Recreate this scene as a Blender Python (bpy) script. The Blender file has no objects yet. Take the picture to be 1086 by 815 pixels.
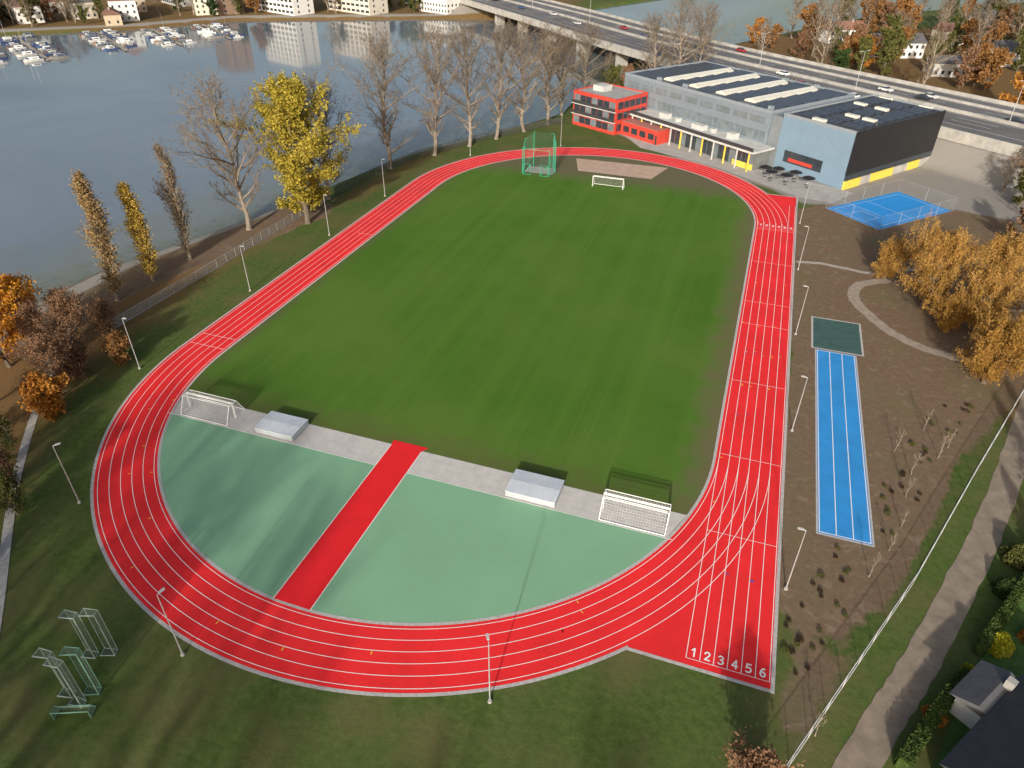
import bpy, numpy as np, math, random
from mathutils import Vector, Matrix
S=bpy.context.scene
COL=S.collection
R=36.5; L=78.76
rad=math.radians
# ---------------------------------------------------------------- materials
MATS={}
def mat(name,col,rough=.8,var=.15,scale=1.0,metal=0.,bump=0.,bscale=20.,col2=None,spec=.4,detail=6,alpha=None,stripe=None,grid=None):
    if name in MATS: return MATS[name]
    m=bpy.data.materials.new(name);m.use_nodes=True;nt=m.node_tree;N=nt.nodes;K=nt.links
    p=N['Principled BSDF'];p.inputs['Roughness'].default_value=rough;p.inputs['Metallic'].default_value=metal
    p.inputs['Specular IOR Level'].default_value=spec
    tc=N.new('ShaderNodeTexCoord')
    no=N.new('ShaderNodeTexNoise');no.inputs['Scale'].default_value=scale;no.inputs['Detail'].default_value=detail;no.inputs['Roughness'].default_value=.65
    K.new(tc.outputs['Object'],no.inputs['Vector'])
    mr=N.new('ShaderNodeMapRange');mr.inputs['From Min'].default_value=.3;mr.inputs['From Max'].default_value=.7
    K.new(no.outputs['Fac'],mr.inputs['Value'])
    mx=N.new('ShaderNodeMix');mx.data_type='RGBA'
    a=tuple(c*(1-var) for c in col);b=tuple(min(1,c*(1+var)) for c in col) if col2 is None else col2
    mx.inputs['A'].default_value=(*a,1);mx.inputs['B'].default_value=(*b,1)
    K.new(mr.outputs['Result'],mx.inputs['Factor'])
    out=mx.outputs['Result']
    if stripe:
        axis,per,amt=stripe
        w=N.new('ShaderNodeTexWave');w.wave_type='BANDS';w.bands_direction=axis;w.inputs['Scale'].default_value=6.2832/20/per*1.0
        w.inputs['Distortion'].default_value=0
        K.new(tc.outputs['Object'],w.inputs['Vector'])
        m2=N.new('ShaderNodeMix');m2.data_type='RGBA';m2.blend_type='MULTIPLY'
        m2.inputs['Factor'].default_value=amt
        K.new(out,m2.inputs['A']);K.new(w.outputs['Color'],m2.inputs['B']);out=m2.outputs['Result']
    if grid:
        bk=N.new('ShaderNodeTexBrick');bk.offset=0;bk.inputs['Scale'].default_value=1;bk.inputs['Brick Width'].default_value=grid[0];bk.inputs['Row Height'].default_value=grid[1]
        bk.inputs['Mortar Size'].default_value=grid[2];bk.inputs['Mortar'].default_value=(*grid[3],1);bk.inputs['Mortar Smooth'].default_value=0
        K.new(tc.outputs['Object'],bk.inputs['Vector']);K.new(out,bk.inputs['Color1']);K.new(out,bk.inputs['Color2']);out=bk.outputs['Color']
    K.new(out,p.inputs['Base Color'])
    if bump>0:
        n2=N.new('ShaderNodeTexNoise');n2.inputs['Scale'].default_value=bscale;n2.inputs['Detail'].default_value=4
        K.new(tc.outputs['Object'],n2.inputs['Vector'])
        bp=N.new('ShaderNodeBump');bp.inputs['Strength'].default_value=bump;bp.inputs['Distance'].default_value=.1
        K.new(n2.outputs['Fac'],bp.inputs['Height']);K.new(bp.outputs['Normal'],p.inputs['Normal'])
    if alpha is not None: p.inputs['Alpha'].default_value=alpha
    MATS[name]=m;return m
def leafmat(name,cols,s1=.35):
    if name in MATS: return MATS[name]
    m=bpy.data.materials.new(name);m.use_nodes=True;nt=m.node_tree;N=nt.nodes;K=nt.links
    N.remove(N['Principled BSDF']);o=N['Material Output']
    tc=N.new('ShaderNodeTexCoord')
    no=N.new('ShaderNodeTexNoise');no.inputs['Scale'].default_value=s1;no.inputs['Detail'].default_value=8;no.inputs['Roughness'].default_value=.8
    K.new(tc.outputs['Object'],no.inputs['Vector'])
    cr=N.new('ShaderNodeValToRGB');e=cr.color_ramp.elements
    e[0].position=.33;e[0].color=(*cols[0],1);e[1].position=.67;e[1].color=(*cols[2],1)
    x=e.new(.5);x.color=(*cols[1],1)
    K.new(no.outputs['Fac'],cr.inputs['Fac'])
    d=N.new('ShaderNodeBsdfDiffuse');t=N.new('ShaderNodeBsdfTranslucent');ms=N.new('ShaderNodeMixShader');ms.inputs['Fac'].default_value=.3
    K.new(cr.outputs['Color'],d.inputs['Color']);K.new(cr.outputs['Color'],t.inputs['Color'])
    K.new(d.outputs[0],ms.inputs[1]);K.new(t.outputs[0],ms.inputs[2]);K.new(ms.outputs[0],o.inputs['Surface'])
    MATS[name]=m;return m
# ---------------------------------------------------------------- objects
def mesh(name,v,f,m=None,smooth=False):
    me=bpy.data.meshes.new(name);me.from_pydata([tuple(x) for x in v],[],f);me.update()
    if m: me.materials.append(m)
    if smooth:
        me.polygons.foreach_set('use_smooth',[True]*len(me.polygons))
    return me
def obj(name,me,parent=None,loc=(0,0,0),rz=0,rot=None,**kw):
    o=bpy.data.objects.new(name,me);COL.objects.link(o);o.location=loc
    o.rotation_euler=rot if rot else (0,0,rz)
    if parent: o.parent=parent
    for k,val in kw.items(): o[k]=val
    return o
def thing(name,label,cat,loc=(0,0,0),rz=0,group=None,me=None):
    o=obj(name,me,None,loc,rz,label=label,category=cat)
    if me is None: o.empty_display_size=.5
    if group:o['group']=group
    return o
def struct(name,me,loc=(0,0,0)):
    return obj(name,me,None,loc,kind='structure')
def dup(root,loc,rz=None,scale=None,label=None):
    n=root.copy();COL.objects.link(n);n.location=loc
    if rz is not None:n.rotation_euler=(root.rotation_euler[0],root.rotation_euler[1],rz)
    if scale:n.scale=(scale,)*3 if not isinstance(scale,tuple) else scale
    if label:n['label']=label
    def rec(a,b):
        for c in list(a.children):
            d=c.copy();COL.objects.link(d);d.parent=b;rec(c,d)
    rec(root,n);return n
class B:
    def __init__(s): s.v=[];s.f=[]
    def box(s,x0,x1,y0,y1,z0,z1):
        i=len(s.v);s.v+=[(x0,y0,z0),(x1,y0,z0),(x1,y1,z0),(x0,y1,z0),(x0,y0,z1),(x1,y0,z1),(x1,y1,z1),(x0,y1,z1)]
        s.f+=[[i+a for a in q] for q in ((3,2,1,0),(4,5,6,7),(0,1,5,4),(1,2,6,5),(2,3,7,6),(3,0,4,7))];return s
    def tube(s,p0,p1,r0,r1=None,n=5,cap=False):
        if r1 is None:r1=r0
        p0=Vector(p0);p1=Vector(p1);d=(p1-p0)
        if d.length<1e-6:return s
        d.normalize();a=Vector((0,0,1)) if abs(d.z)<.9 else Vector((1,0,0));u=d.cross(a).normalized();w=d.cross(u)
        i=len(s.v)
        for p,r in((p0,r0),(p1,r1)):
            for k in range(n):
                t=6.28318*k/n;s.v.append(tuple(p+(u*math.cos(t)+w*math.sin(t))*r))
        for k in range(n):
            k2=(k+1)%n;s.f.append([i+k,i+k2,i+n+k2,i+n+k])
        if cap: s.f.append([i+n+k for k in range(n)]);s.f.append([i+k for k in reversed(range(n))])
        return s
    def poly(s,pts,z):
        i=len(s.v);s.v+=[(p[0],p[1],z) for p in pts];s.f.append(list(range(i,i+len(pts))));return s
    def prism(s,pts,z0,z1):
        n=len(pts);i=len(s.v);s.v+=[(x,y,z0) for x,y in pts]+[(x,y,z1) for x,y in pts]
        s.f.append([i+n+k for k in range(n)]);s.f.append([i+k for k in reversed(range(n))])
        for k in range(n):
            k2=(k+1)%n;s.f.append([i+k,i+k2,i+n+k2,i+n+k])
        return s
    def me(s,name,m,smooth=False): return mesh(name,s.v,s.f,m,smooth)
def part(name,parent,b,m,loc=(0,0,0),rz=0,**kw):
    return obj(name,b.me(name,m),parent,loc,rz,**kw)
def bx(name,parent,m,x0,x1,y0,y1,z0,z1,**kw): return part(name,parent,B().box(x0,x1,y0,y1,z0,z1),m,**kw)

# ---------------------------------------------------------------- camera
cam=bpy.data.cameras.new('camera');co=bpy.data.objects.new('camera',cam);COL.objects.link(co);S.camera=co
cam.sensor_width=36;cam.lens=747.22/1086*36;cam.clip_end=9000;cam.clip_start=.5
yaw,pit,rol=.3324,.6083,.008
F=Vector((-math.sin(yaw)*math.cos(pit),math.cos(yaw)*math.cos(pit),-math.sin(pit)))
R0=Vector((math.cos(yaw),math.sin(yaw),0));U0=R0.cross(F)
Rr=R0*math.cos(rol)+U0*math.sin(rol);U=-R0*math.sin(rol)+U0*math.cos(rol)
co.matrix_world=Matrix(((Rr.x,U.x,-F.x,34.25),(Rr.y,U.y,-F.y,-70.95),(Rr.z,U.z,-F.z,57.2),(0,0,0,1)))
# ---------------------------------------------------------------- light
EL=rad(20)
w=bpy.data.worlds.new('World');S.world=w;w.use_nodes=True;nt=w.node_tree
sk=nt.nodes.new('ShaderNodeTexSky');sk.sky_type='NISHITA';sk.sun_disc=False;sk.sun_elevation=EL;sk.sun_rotation=rad(175);sk.dust_density=5;sk.air_density=1.0;sk.ozone_density=.6
nt.links.new(sk.outputs[0],nt.nodes['Background'].inputs[0]);nt.nodes['Background'].inputs[1].default_value=.15
sl=bpy.data.lights.new('sun','SUN');sl.energy=5;sl.angle=rad(1.4);sl.color=(1,.94,.85)
so=bpy.data.objects.new('sun',sl);COL.objects.link(so)
D=Vector((-.09*math.cos(EL),math.cos(EL),-math.sin(EL)));so.rotation_euler=D.to_track_quat('-Z','Y').to_euler()
S.view_settings.view_transform='Standard';S.view_settings.look='None';S.view_settings.exposure=0

# ---------------------------------------------------------------- terrain
def sdf(poly,X,Y):
    P=np.array(poly,float);n=len(P);d=np.full(X.shape,1e9);ins=np.zeros(X.shape,bool)
    for i in range(n):
        a=P[i];b=P[(i+1)%n];e=b-a;wx=X-a[0];wy=Y-a[1];t=np.clip((wx*e[0]+wy*e[1])/(e@e),0,1)
        d=np.minimum(d,(wx-t*e[0])**2+(wy-t*e[1])**2)
        c=((a[1]<=Y)&(b[1]>Y))|((b[1]<=Y)&(a[1]>Y))
        if e[1]!=0: ins^=c&(X<a[0]+(Y-a[1])/e[1]*e[0])
    return np.where(ins,1,-1)*np.sqrt(d)
def lined(pts,X,Y):
    d=np.full(X.shape,1e9)
    for a,b in zip(pts[:-1],pts[1:]):
        a=np.array(a,float);b=np.array(b,float);e=b-a;wx=X-a[0];wy=Y-a[1];t=np.clip((wx*e[0]+wy*e[1])/(e@e),0,1)
        d=np.minimum(d,(wx-t*e[0])**2+(wy-t*e[1])**2)
    return np.sqrt(d)
WATER=[(-200,-700),(-110,-200),(-86,-60),(-78,-6),(-77,16),(-71,34),(-65,54),(-60,79),(-54,102),(-41,126),(-28,157),(-30,190),(-18,220),(0,255),(13,310),(67,415),(150,520),(300,640),(700,900),(640,1000),(220,780),(40,620),(-30,520),(-85,400),(-102,352),(-165,328),(-250,287),(-282,239),(-325,205),(-345,150),(-390,0),(-450,-300),(-520,-700)]
xs=np.concatenate([[-4000,-2500,-1500,-900,-600,-500],np.arange(-430,-100,7),np.arange(-100,100,1.6),np.arange(100,260,5),[300,400,600,1000,2000,4000]])
ys=np.concatenate([[-2500,-1200,-700,-400,-250,-170],np.arange(-130,170,1.6),np.arange(170,560,6),[600,680,800,1000,1400,2000,3000,5000]])
X,Y=np.meshgrid(xs,ys);dw=sdf(WATER,X,Y)
t=np.clip((dw+2.5)/7.5,0,1);Z=-4*t*t*(3-2*t)
HCP=[(300,-10),(230,50),(160,107),(96,158),(0,237),(-75,313),(-147,383),(-260,490),(-400,620)]
dh=lined(HCP,X,Y);land=np.clip((-dw-3)/12,0,1);E=np.clip((31-dh)/10,0,1)*5.2*land
Z=Z+E
sg=lambda d,w:np.clip(.5+d/(2*w),0,1)
soilP=[(44.4,-20),(44.4,92),(52,99),(80,116),(125,100),(120,60),(80,37),(66,12),(57,-12),(50,-24)]
soil=.95*sg(sdf(soilP,X,Y),2.5)
soil=np.maximum(soil,.55*sg(sdf([(44.4,-36),(44.4,-15),(58,-15),(47,-36)],X,Y),3))
soil=np.maximum(soil,.8*sg(7-lined([(-80,-40),(-73,0),(-71,16),(-66,34),(-60,52)],X,Y)+2.5,2.5))
leaf=.85*sg(sdf([(-74,60),(-58,62),(-53,0),(-47,-22),(-30,-50),(-45,-75),(-95,-70),(-84,0)],X,Y),6)
leaf=np.maximum(leaf,.8*sg(sdf([(62,60),(90,62),(92,20),(72,20)],X,Y),5))
leaf=np.maximum(leaf,.5*sg(sdf([(-56,60),(-47,62),(-44,120),(-52,100)],X,Y),3))
leaf=np.maximum(leaf,.68*sg(sdf([(10,200),(400,100),(400,600),(10,330)],X,Y),10))
leaf=np.maximum(leaf,.62*sg(sdf([(-90,350),(-90,500),(-700,500),(-700,-200),(-380,-100),(-330,200)],X,Y),10))
grav=.9*sg(2.0-lined([(-62,62),(-66,45),(-73,20),(-74,0),(-70,-20),(-62,-45),(-50,-80)],X,Y),1.2)
grav=np.maximum(grav,sg(sdf([(8,124),(38,104),(46,96),(60,100),(78,104),(120,92),(135,120),(90,150),(20,170),(-20,150)],X,Y),3)*.9)
grav=np.maximum(grav,.85*sg(5-lined([(-110,362),(-170,334),(-256,292),(-288,244),(-331,210),(-352,150)],X,Y),3))
nx,ny=len(xs),len(ys)
v=np.stack([X,Y,Z],-1).reshape(-1,3)
idx=np.arange(nx*ny).reshape(ny,nx)
fq=np.stack([idx[:-1,:-1],idx[:-1,1:],idx[1:,1:],idx[1:,:-1]],-1).reshape(-1,4)
me=mesh('ground',v.tolist(),fq.tolist(),None,True)
ca=me.color_attributes.new('zone','FLOAT_COLOR','POINT')
ca.data.foreach_set('color',np.stack([soil,leaf,grav,np.ones_like(soil)],-1).reshape(-1))
gm=bpy.data.materials.new('ground_mat');gm.use_nodes=True;nt=gm.node_tree;N=nt.nodes;K=nt.links;P=N['Principled BSDF'];P.inputs['Roughness'].default_value=.95;P.inputs['Specular IOR Level'].default_value=.1
tc=N.new('ShaderNodeTexCoord');at=N.new('ShaderNodeAttribute');at.attribute_name='zone';sp=N.new('ShaderNodeSeparateColor');K.new(at.outputs['Color'],sp.inputs[0])
def noise(s,d=8,r=.65,dist=0):
    n=N.new('ShaderNodeTexNoise');n.inputs['Scale'].default_value=s;n.inputs['Detail'].default_value=d;n.inputs['Roughness'].default_value=r;n.inputs['Distortion'].default_value=dist;K.new(tc.outputs['Object'],n.inputs['Vector']);return n.outputs['Fac']
def stretch(sc,rot,s,d=5):
    mp=N.new('ShaderNodeMapping');mp.inputs['Scale'].default_value=sc;mp.inputs['Rotation'].default_value=(0,0,rot);K.new(tc.outputs['Object'],mp.inputs['Vector'])
    q=N.new('ShaderNodeTexNoise');q.inputs['Scale'].default_value=s;q.inputs['Detail'].default_value=d;K.new(mp.outputs[0],q.inputs['Vector']);return q.outputs['Fac']
def mixc(f,a,b):
    m=N.new('ShaderNodeMix');m.data_type='RGBA'
    for k,c in(('A',a),('B',b)):
        if isinstance(c,tuple):m.inputs[k].default_value=(*c,1)
        else:K.new(c,m.inputs[k])
    K.new(f,m.inputs['Factor']);return m.outputs['Result']
def rng(f,a,b,c0=0.,c1=1.):
    m=N.new('ShaderNodeMapRange');m.inputs['From Min'].default_value=a;m.inputs['From Max'].default_value=b;m.inputs['To Min'].default_value=c0;m.inputs['To Max'].default_value=c1;K.new(f,m.inputs['Value']);return m.outputs['Result']
def add(a,b,k):
    m=N.new('ShaderNodeMath');m.operation='MULTIPLY_ADD';K.new(b,m.inputs[0]);m.inputs[1].default_value=k;K.new(a,m.inputs[2]);return m.outputs[0]
nA=noise(.12);nB=noise(1.3,10,.75);nD=noise(6,6,.8)
grass=mixc(rng(nB,.3,.7),(.042,.075,.016),(.10,.14,.036))
grass=mixc(rng(nA,.42,.68),grass,(.12,.112,.045))
soilc=mixc(rng(nB,.28,.72),(.125,.084,.054),(.205,.143,.095))
soilc=mixc(rng(nA,.48,.78),soilc,(.145,.13,.070))
soilc=mixc(rng(noise(.5,3,.5,1.5),.58,.72),soilc,(.22,.16,.11))
leafc=mixc(rng(nD,.35,.65),(.09,.058,.028),(.26,.155,.065))
gravc=mixc(rng(nD,.3,.7),(.20,.185,.165),(.34,.32,.29))
c=grass
fL=rng(add(sp.outputs[1],nB,1.4),1.0,1.35);c=mixc(fL,c,leafc)
fS=rng(add(sp.outputs[0],nA,.9),.78,1.12);fS2=rng(add(fS,nB,.6),.55,.85);c=mixc(fS2,c,soilc)
fG=rng(add(sp.outputs[2],nB,.3),.55,.75);c=mixc(fG,c,gravc)
K.new(c,P.inputs['Base Color'])
bp=N.new('ShaderNodeBump');bp.inputs['Strength'].default_value=.4;bp.inputs['Distance'].default_value=.2;K.new(nB,bp.inputs['Height']);K.new(bp.outputs['Normal'],P.inputs['Normal'])
me.materials.append(gm);struct('ground',me)
# river
wm=bpy.data.materials.new('water');wm.use_nodes=True;nt=wm.node_tree;N=nt.nodes;K=nt.links;P=N['Principled BSDF']
P.inputs['Roughness'].default_value=.075;P.inputs['IOR'].default_value=1.48
tc=N.new('ShaderNodeTexCoord');nw=noise(.7,5)
bp=N.new('ShaderNodeBump');bp.inputs['Distance'].default_value=.1;K.new(rng(noise(.015,4,.6,.5),.42,.6,.01,.06),bp.inputs['Strength']);K.new(nw,bp.inputs['Height']);K.new(bp.outputs['Normal'],P.inputs['Normal'])
deep=mixc(rng(noise(.011,6,.6,.6),.35,.65),(.105,.14,.178),(.165,.20,.235))
sx=N.new('ShaderNodeSeparateXYZ');K.new(tc.outputs['Object'],sx.inputs[0])
lin=add(sx.outputs[0],sx.outputs[1],-.22)
sh=rng(add(lin,noise(.10,9,.8,.4),60),-80,-46)
c=mixc(sh,deep,(.155,.16,.12))
c=mixc(rng(add(lin,noise(.35,8,.8),50),-62,-50),c,(.10,.11,.065))
K.new(c,P.inputs['Base Color'])
struct('river',mesh('river',[(-4000,-2500,-1.4),(4000,-2500,-1.4),(4000,5000,-1.4),(-4000,5000,-1.4)],[[0,1,2,3]],wm))

# ---------------------------------------------------------------- track
red=mat('track_red',(.74,.023,.026),.75,.12,.18,bump=.15,bscale=30,spec=.25,detail=9)
red2=mat('runway_red',(.68,.015,.02),.75,.08,.3,spec=.25)
white=mat('line_white',(.80,.79,.77),.7,.06,2)
kerb=mat('kerb_grey',(.42,.40,.39),.85,.25,3)
dgreen=mat('sport_green',(.195,.38,.24),.75,.08,.07,spec=.25,detail=9)
def stadium(r,N1=96):
    pts=[(r*math.cos(math.pi+math.pi*i/N1),r*math.sin(math.pi+math.pi*i/N1)) for i in range(N1+1)]
    pts+=[(r*math.cos(math.pi*i/N1),L+r*math.sin(math.pi*i/N1)) for i in range(N1+1)]
    return pts
def ring(b,r0,r1,z):
    a=stadium(r0);c=stadium(r1);n=len(a);i=len(b.v)
    b.v+=[(x,y,z) for x,y in a]+[(x,y,z) for x,y in c]
    for k in range(n):
        k2=(k+1)%n;b.f.append([i+k,i+k2,i+n+k2,i+n+k][::-1])
def rect(b,x0,x1,y0,y1,z):
    i=len(b.v);b.v+=[(x0,y0,z),(x1,y0,z),(x1,y1,z),(x0,y1,z)];b.f.append([i,i+1,i+2,i+3])
Y0=-29.9;XE=44.3
b=B();ring(b,R,43.35,.024);struct('running_track',b.me('running_track',red))
b=B();rect(b,37,XE,Y0,100,.018);rect(b,31.6,37,Y0,-19.2,.018);struct('sprint_straight',b.me('sprint_straight',red))
b=B();ring(b,R-.35,R,.03);ring(b,43.35,43.7,.014);rect(b,XE,XE+.35,Y0-.35,100,.03);rect(b,31.4,XE,Y0-.35,Y0,.03);rect(b,37.5,XE+.35,100,100.35,.03)
struct('track_kerb',b.me('track_kerb',kerb))
LW=.032
b=B()
for k in range(6): ring(b,R+.35+1.22*k-LW,R+.35+1.22*k+LW,.034)
for k in range(7): rect(b,R+.35+1.22*k-LW,R+.35+1.22*k+LW,-29.2,82 if k<5 else 94,.038)
for y in(-29.2,78.76,77.9,61,44,36,18.5,1.2,-12.5): rect(b,R+.35,XE-.15,y-LW*.8,y+LW*.8,.042)
def arcrad(b,ang,r0,r1,cy,z,wd=LW,):
    ca,sa=math.cos(ang),math.sin(ang);i=len(b.v)
    for r,s in((r0,-1),(r1,-1),(r1,1),(r0,1)): b.v.append((r*ca-s*sa*wd,cy+r*sa+s*ca*wd,z))
    b.f.append([i,i+1,i+2,i+3])
for x0,x1,y in((-43,-R-.35,0.5),(-43,-R-.35,3.4),(-40,-R-.35,47)): rect(b,x0,x1,y-LW,y+LW,.042)
for x in(-2.45,1.75): rect(b,x-.045,x+.045,-36.3,-11.2,.055)
rect(b,-33.4,-2.45,-15.32,-15.22,.055);rect(b,1.75,33.4,-15.32,-15.22,.055)
struct('track_marking',b.me('track_marking',white))
b=B();r2=random.Random(4)
for k in range(14):
    q=r2.randrange(5);a=rad(r2.uniform(190,340));arcrad(b,a,R+.45+1.22*q,R+.80+1.22*q,0,.046,.055)
for k in range(20):
    q=r2.randrange(6);y=r2.choice([-8,1,10,18,27,36,44,52])+r2.uniform(-.6,.6);x=R+.45+1.22*q;rect(b,x,x+.3,y-.06,y+.06,.048)
struct('relay_marking',b.me('relay_marking',mat('mark_yellow',(.7,.45,.05),.7)))
b=B()
for k in range(10):
    q=r2.randrange(6);y=r2.choice([-18,-8,10,27,44])+r2.uniform(-.6,.6);x=R+.45+1.22*q;rect(b,x,x+.3,y-.06,y+.06,.048)
struct('relay_marking',b.me('relay_marking',mat('mark_blue',(.03,.1,.4),.7)))
DG={'1':[(.08,.74),(.32,1),(.32,0)],'2':[(.02,.74),(.08,.92),(.25,1),(.42,.93),(.5,.75),(.43,.56),(.04,.04),(.52,.04)],
'3':[(.02,.86),(.2,1),(.42,.93),(.48,.75),(.38,.57),(.2,.54),(.4,.49),(.5,.28),(.42,.07),(.2,0),(0,.12)],'4':[(.4,0),(.4,1),(.0,.3),(.56,.3)],
'5':[(.48,1),(.09,1),(.05,.55),(.27,.63),(.46,.52),(.5,.32),(.42,.08),(.2,0),(0,.1)],'6':[(.44,.95),(.22,.9),(.06,.6),(.02,.3),(.12,.06),(.28,0),(.45,.08),(.5,.3),(.42,.5),(.27,.56),(.1,.48),(.03,.3)]}
def digit(ch,x,y,size):
    b=B();hw=.085*size;P_=[Vector((x+(px-.26)*size,y+(py-.5)*size)) for px,py in DG[ch]];z=.05
    for a,c in zip(P_[:-1],P_[1:]):
        d=(c-a).normalized();n=Vector((-d.y,d.x))*hw;a2=a-d*hw*.7;c2=c+d*hw*.7;b.poly([a2-n,c2-n,c2+n,a2+n],z);z+=.0007
    struct('lane_number_marking',b.me('lane_number_marking',white))
for k in range(6):
    digit(str(k+1),R+.35+.61+1.22*k,-28.45,.86);digit(str(k+1),R+.35+.61+1.22*k,80.2,.9)
def disc(b,r,yhi,z,cy=0):
    a0=math.asin(max(-1,min(1,(yhi-cy)/r)));n=90
    b.poly([(r*math.cos(t),cy+r*math.sin(t)) for t in np.linspace(-math.pi-a0,a0,n)],z)
b=B();disc(b,R-.35,-15.25,.02);struct('practice_surface',b.me('practice_surface',dgreen))
xr=math.sqrt((R-.35)**2-15.25**2);xt=math.sqrt((R-.35)**2-11**2)
paving=mat('paving',(.49,.475,.455),.85,.12,.8,bump=.1,detail=10)
b=B();b.poly([(-xr,-15.25),(xr,-15.25),(xt,-11),(-xt,-11)],.024);struct('pavement',b.me('pavement',paving))
b=B()
for i in range(-33,34): rect(b,i-.008,i+.008,-15.2,-11.05,.028)
for y in(-14.2,-13.1,-12.1):rect(b,-33,33,y-.008,y+.008,.029)
struct('pavement_joint',b.me('pavement_joint',mat('joint',(.34,.33,.31),.9)))
b=B();b.poly([(-2.4,-36.2),(1.7,-36.2),(1.7,-11.2),(2.3,-10.2),(-2.6,-10.2),(-2.4,-11.2)],.036);struct('approach_runway',b.me('approach_runway',red2))
# pitch
pm=bpy.data.materials.new('pitch_grass');pm.use_nodes=True;nt=pm.node_tree;N=nt.nodes;K=nt.links;P=N['Principled BSDF'];P.inputs['Roughness'].default_value=.9;P.inputs['Specular IOR Level'].default_value=.1
tc=N.new('ShaderNodeTexCoord')
n1=noise(.035,5,.6);n2=noise(2.2,8,.8);n3=noise(.35,6,.6)
ns=stretch((1,.02,1),.0,.35,2);nt_=stretch((1,.008,1),.03,2.2,3);nu_=stretch((.012,1,1),.05,1.2,2)
c=mixc(rng(n2,.25,.75),(.046,.115,.012),(.070,.152,.019))
c=mixc(rng(ns,.40,.68,0,.8),c,(.072,.162,.020))
c=mixc(rng(n1,.40,.70),c,(.092,.162,.028))
c=mixc(rng(nt_,.60,.78,0,.55),c,(.115,.175,.042))
c=mixc(rng(nu_,.62,.78,0,.3),c,(.048,.125,.014))
sx=N.new('ShaderNodeSeparateXYZ');K.new(tc.outputs['Object'],sx.inputs[0])
yy=rng(add(sx.outputs[1],n3,14),99,107)
dirt=mixc(rng(n2,.35,.65),(.07,.085,.03),(.17,.14,.095))
c=mixc(yy,c,dirt)
yl=rng(add(sx.outputs[1],n3,-9),-10.5,-17.5)
c=mixc(yl,c,(.10,.105,.036))
xe=rng(add(sx.outputs[0],n3,7),35.5,39)
c=mixc(xe,c,(.125,.12,.055))
xw=rng(add(sx.outputs[0],n3,-6),-37,-39.5)
c=mixc(xw,c,(.095,.11,.04))
K.new(c,P.inputs['Base Color'])
bp=N.new('ShaderNodeBump');bp.inputs['Strength'].default_value=.25;bp.inputs['Distance'].default_value=.1;K.new(n2,bp.inputs['Height']);K.new(bp.outputs['Normal'],P.inputs['Normal'])
r=R-.35;a0=math.asin(-11/r)
pts=[(r*math.cos(t),r*math.sin(t)) for t in np.linspace(a0,0,16)]+[(r*math.cos(t),L+r*math.sin(t)) for t in np.linspace(0,math.pi,90)]+[(r*math.cos(t),r*math.sin(t)) for t in np.linspace(math.pi,math.pi-a0,16)]
b=B();b.poly(pts,.012);struct('sports_pitch',b.me('sports_pitch',pm))
b=B();b.poly([(-8,101),(10.5,101),(13,111.2),(-11,110.6)],.03);struct('sand_area',b.me('sand_area',mat('sand',(.42,.31,.24),.9,.15,.6)))
b=B();b.poly([(-13.2,95.5),(-20.8,95.5),(-20.6,100.5),(-13.4,100.5)],.03);struct('throwing_pad',b.me('throwing_pad',mat('pad',(.26,.28,.25),.9)))
blue=mat('runway_blue',(.03,.25,.60),.7,.12,.3,spec=.3)
b=B();rect(b,48.35,53.9,-8.8,31.4,.03);struct('jump_runway',b.me('jump_runway',blue))
b=B()
for x in(48.5,50.25,52.0,53.75): rect(b,x-.045,x+.045,-8.6,31.2,.036)
rect(b,48.45,53.8,31.15,31.25,.04);rect(b,48.45,53.8,-8.65,-8.55,.04)
struct('runway_marking',b.me('runway_marking',white))
b=B();rect(b,47.9,54.9,31.9,41.8,.03);struct('landing_pit',b.me('landing_pit',mat('pit_green',(.04,.095,.085),.85,.2,1)))
b=B()
for q in((48.15,48.35,-8.8,31.4),(53.9,54.1,-8.8,31.4),(48.15,54.1,-9.05,-8.8)): rect(b,*q,.034)
for q in((47.6,47.9,31.6,42.1),(54.9,55.2,31.6,42.1),(47.9,54.9,41.8,42.1),(47.9,54.9,31.6,31.9)): rect(b,*q,.04)
struct('runway_kerb',b.me('runway_kerb',kerb))
def catm(pts,n=8):
    P=[Vector((*p,0)) if len(p)==2 else Vector(p) for p in pts];o=[]
    P=[2*P[0]-P[1]]+P+[2*P[-1]-P[-2]]
    for i in range(1,len(P)-2):
        for k in range(n):
            t=k/n;a,b_,c,d=P[i-1],P[i],P[i+1],P[i+2]
            o.append(.5*((2*b_)+(c-a)*t+(2*a-5*b_+4*c-d)*t*t+(-a+3*b_-3*c+d)*t**3))
    o.append(P[-2]);return o
def offs(c,o):
    r=[]
    for i,p in enumerate(c):
        d=(c[min(i+1,len(c)-1)]-c[max(i-1,0)]).normalized();r.append(Vector((p.x-d.y*o,p.y+d.x*o,0)))
    return r
def ribbon(b,c,o0,o1,z,z1=None):
    A=offs(c,o0);C=offs(c,o1);i=len(b.v);n=len(c)
    b.v+=[(p.x,p.y,z) for p in A]+[(p.x,p.y,z) for p in C]
    for k in range(n-1): b.f.append([i+k,i+k+1,i+n+k+1,i+n+k])
    if z1 is not None:
        j=len(b.v);b.v+=[(p.x,p.y,z1) for p in A]+[(p.x,p.y,z1) for p in C]
        for k in range(n-1):
            b.f.append([j+k,j+k+1,j+n+k+1,j+n+k][::-1]);b.f.append([i+k,i+k+1,j+k+1,j+k][::-1]);b.f.append([i+n+k,i+n+k+1,j+n+k+1,j+n+k])
def wobble(c,a,seed):
    g=random.Random(seed);return [p+Vector((g.uniform(-a,a),g.uniform(-a,a),0)) for p in c]
pathm=mat('path_sand',(.235,.19,.145),.95,.25,.7,bump=.2)
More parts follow.
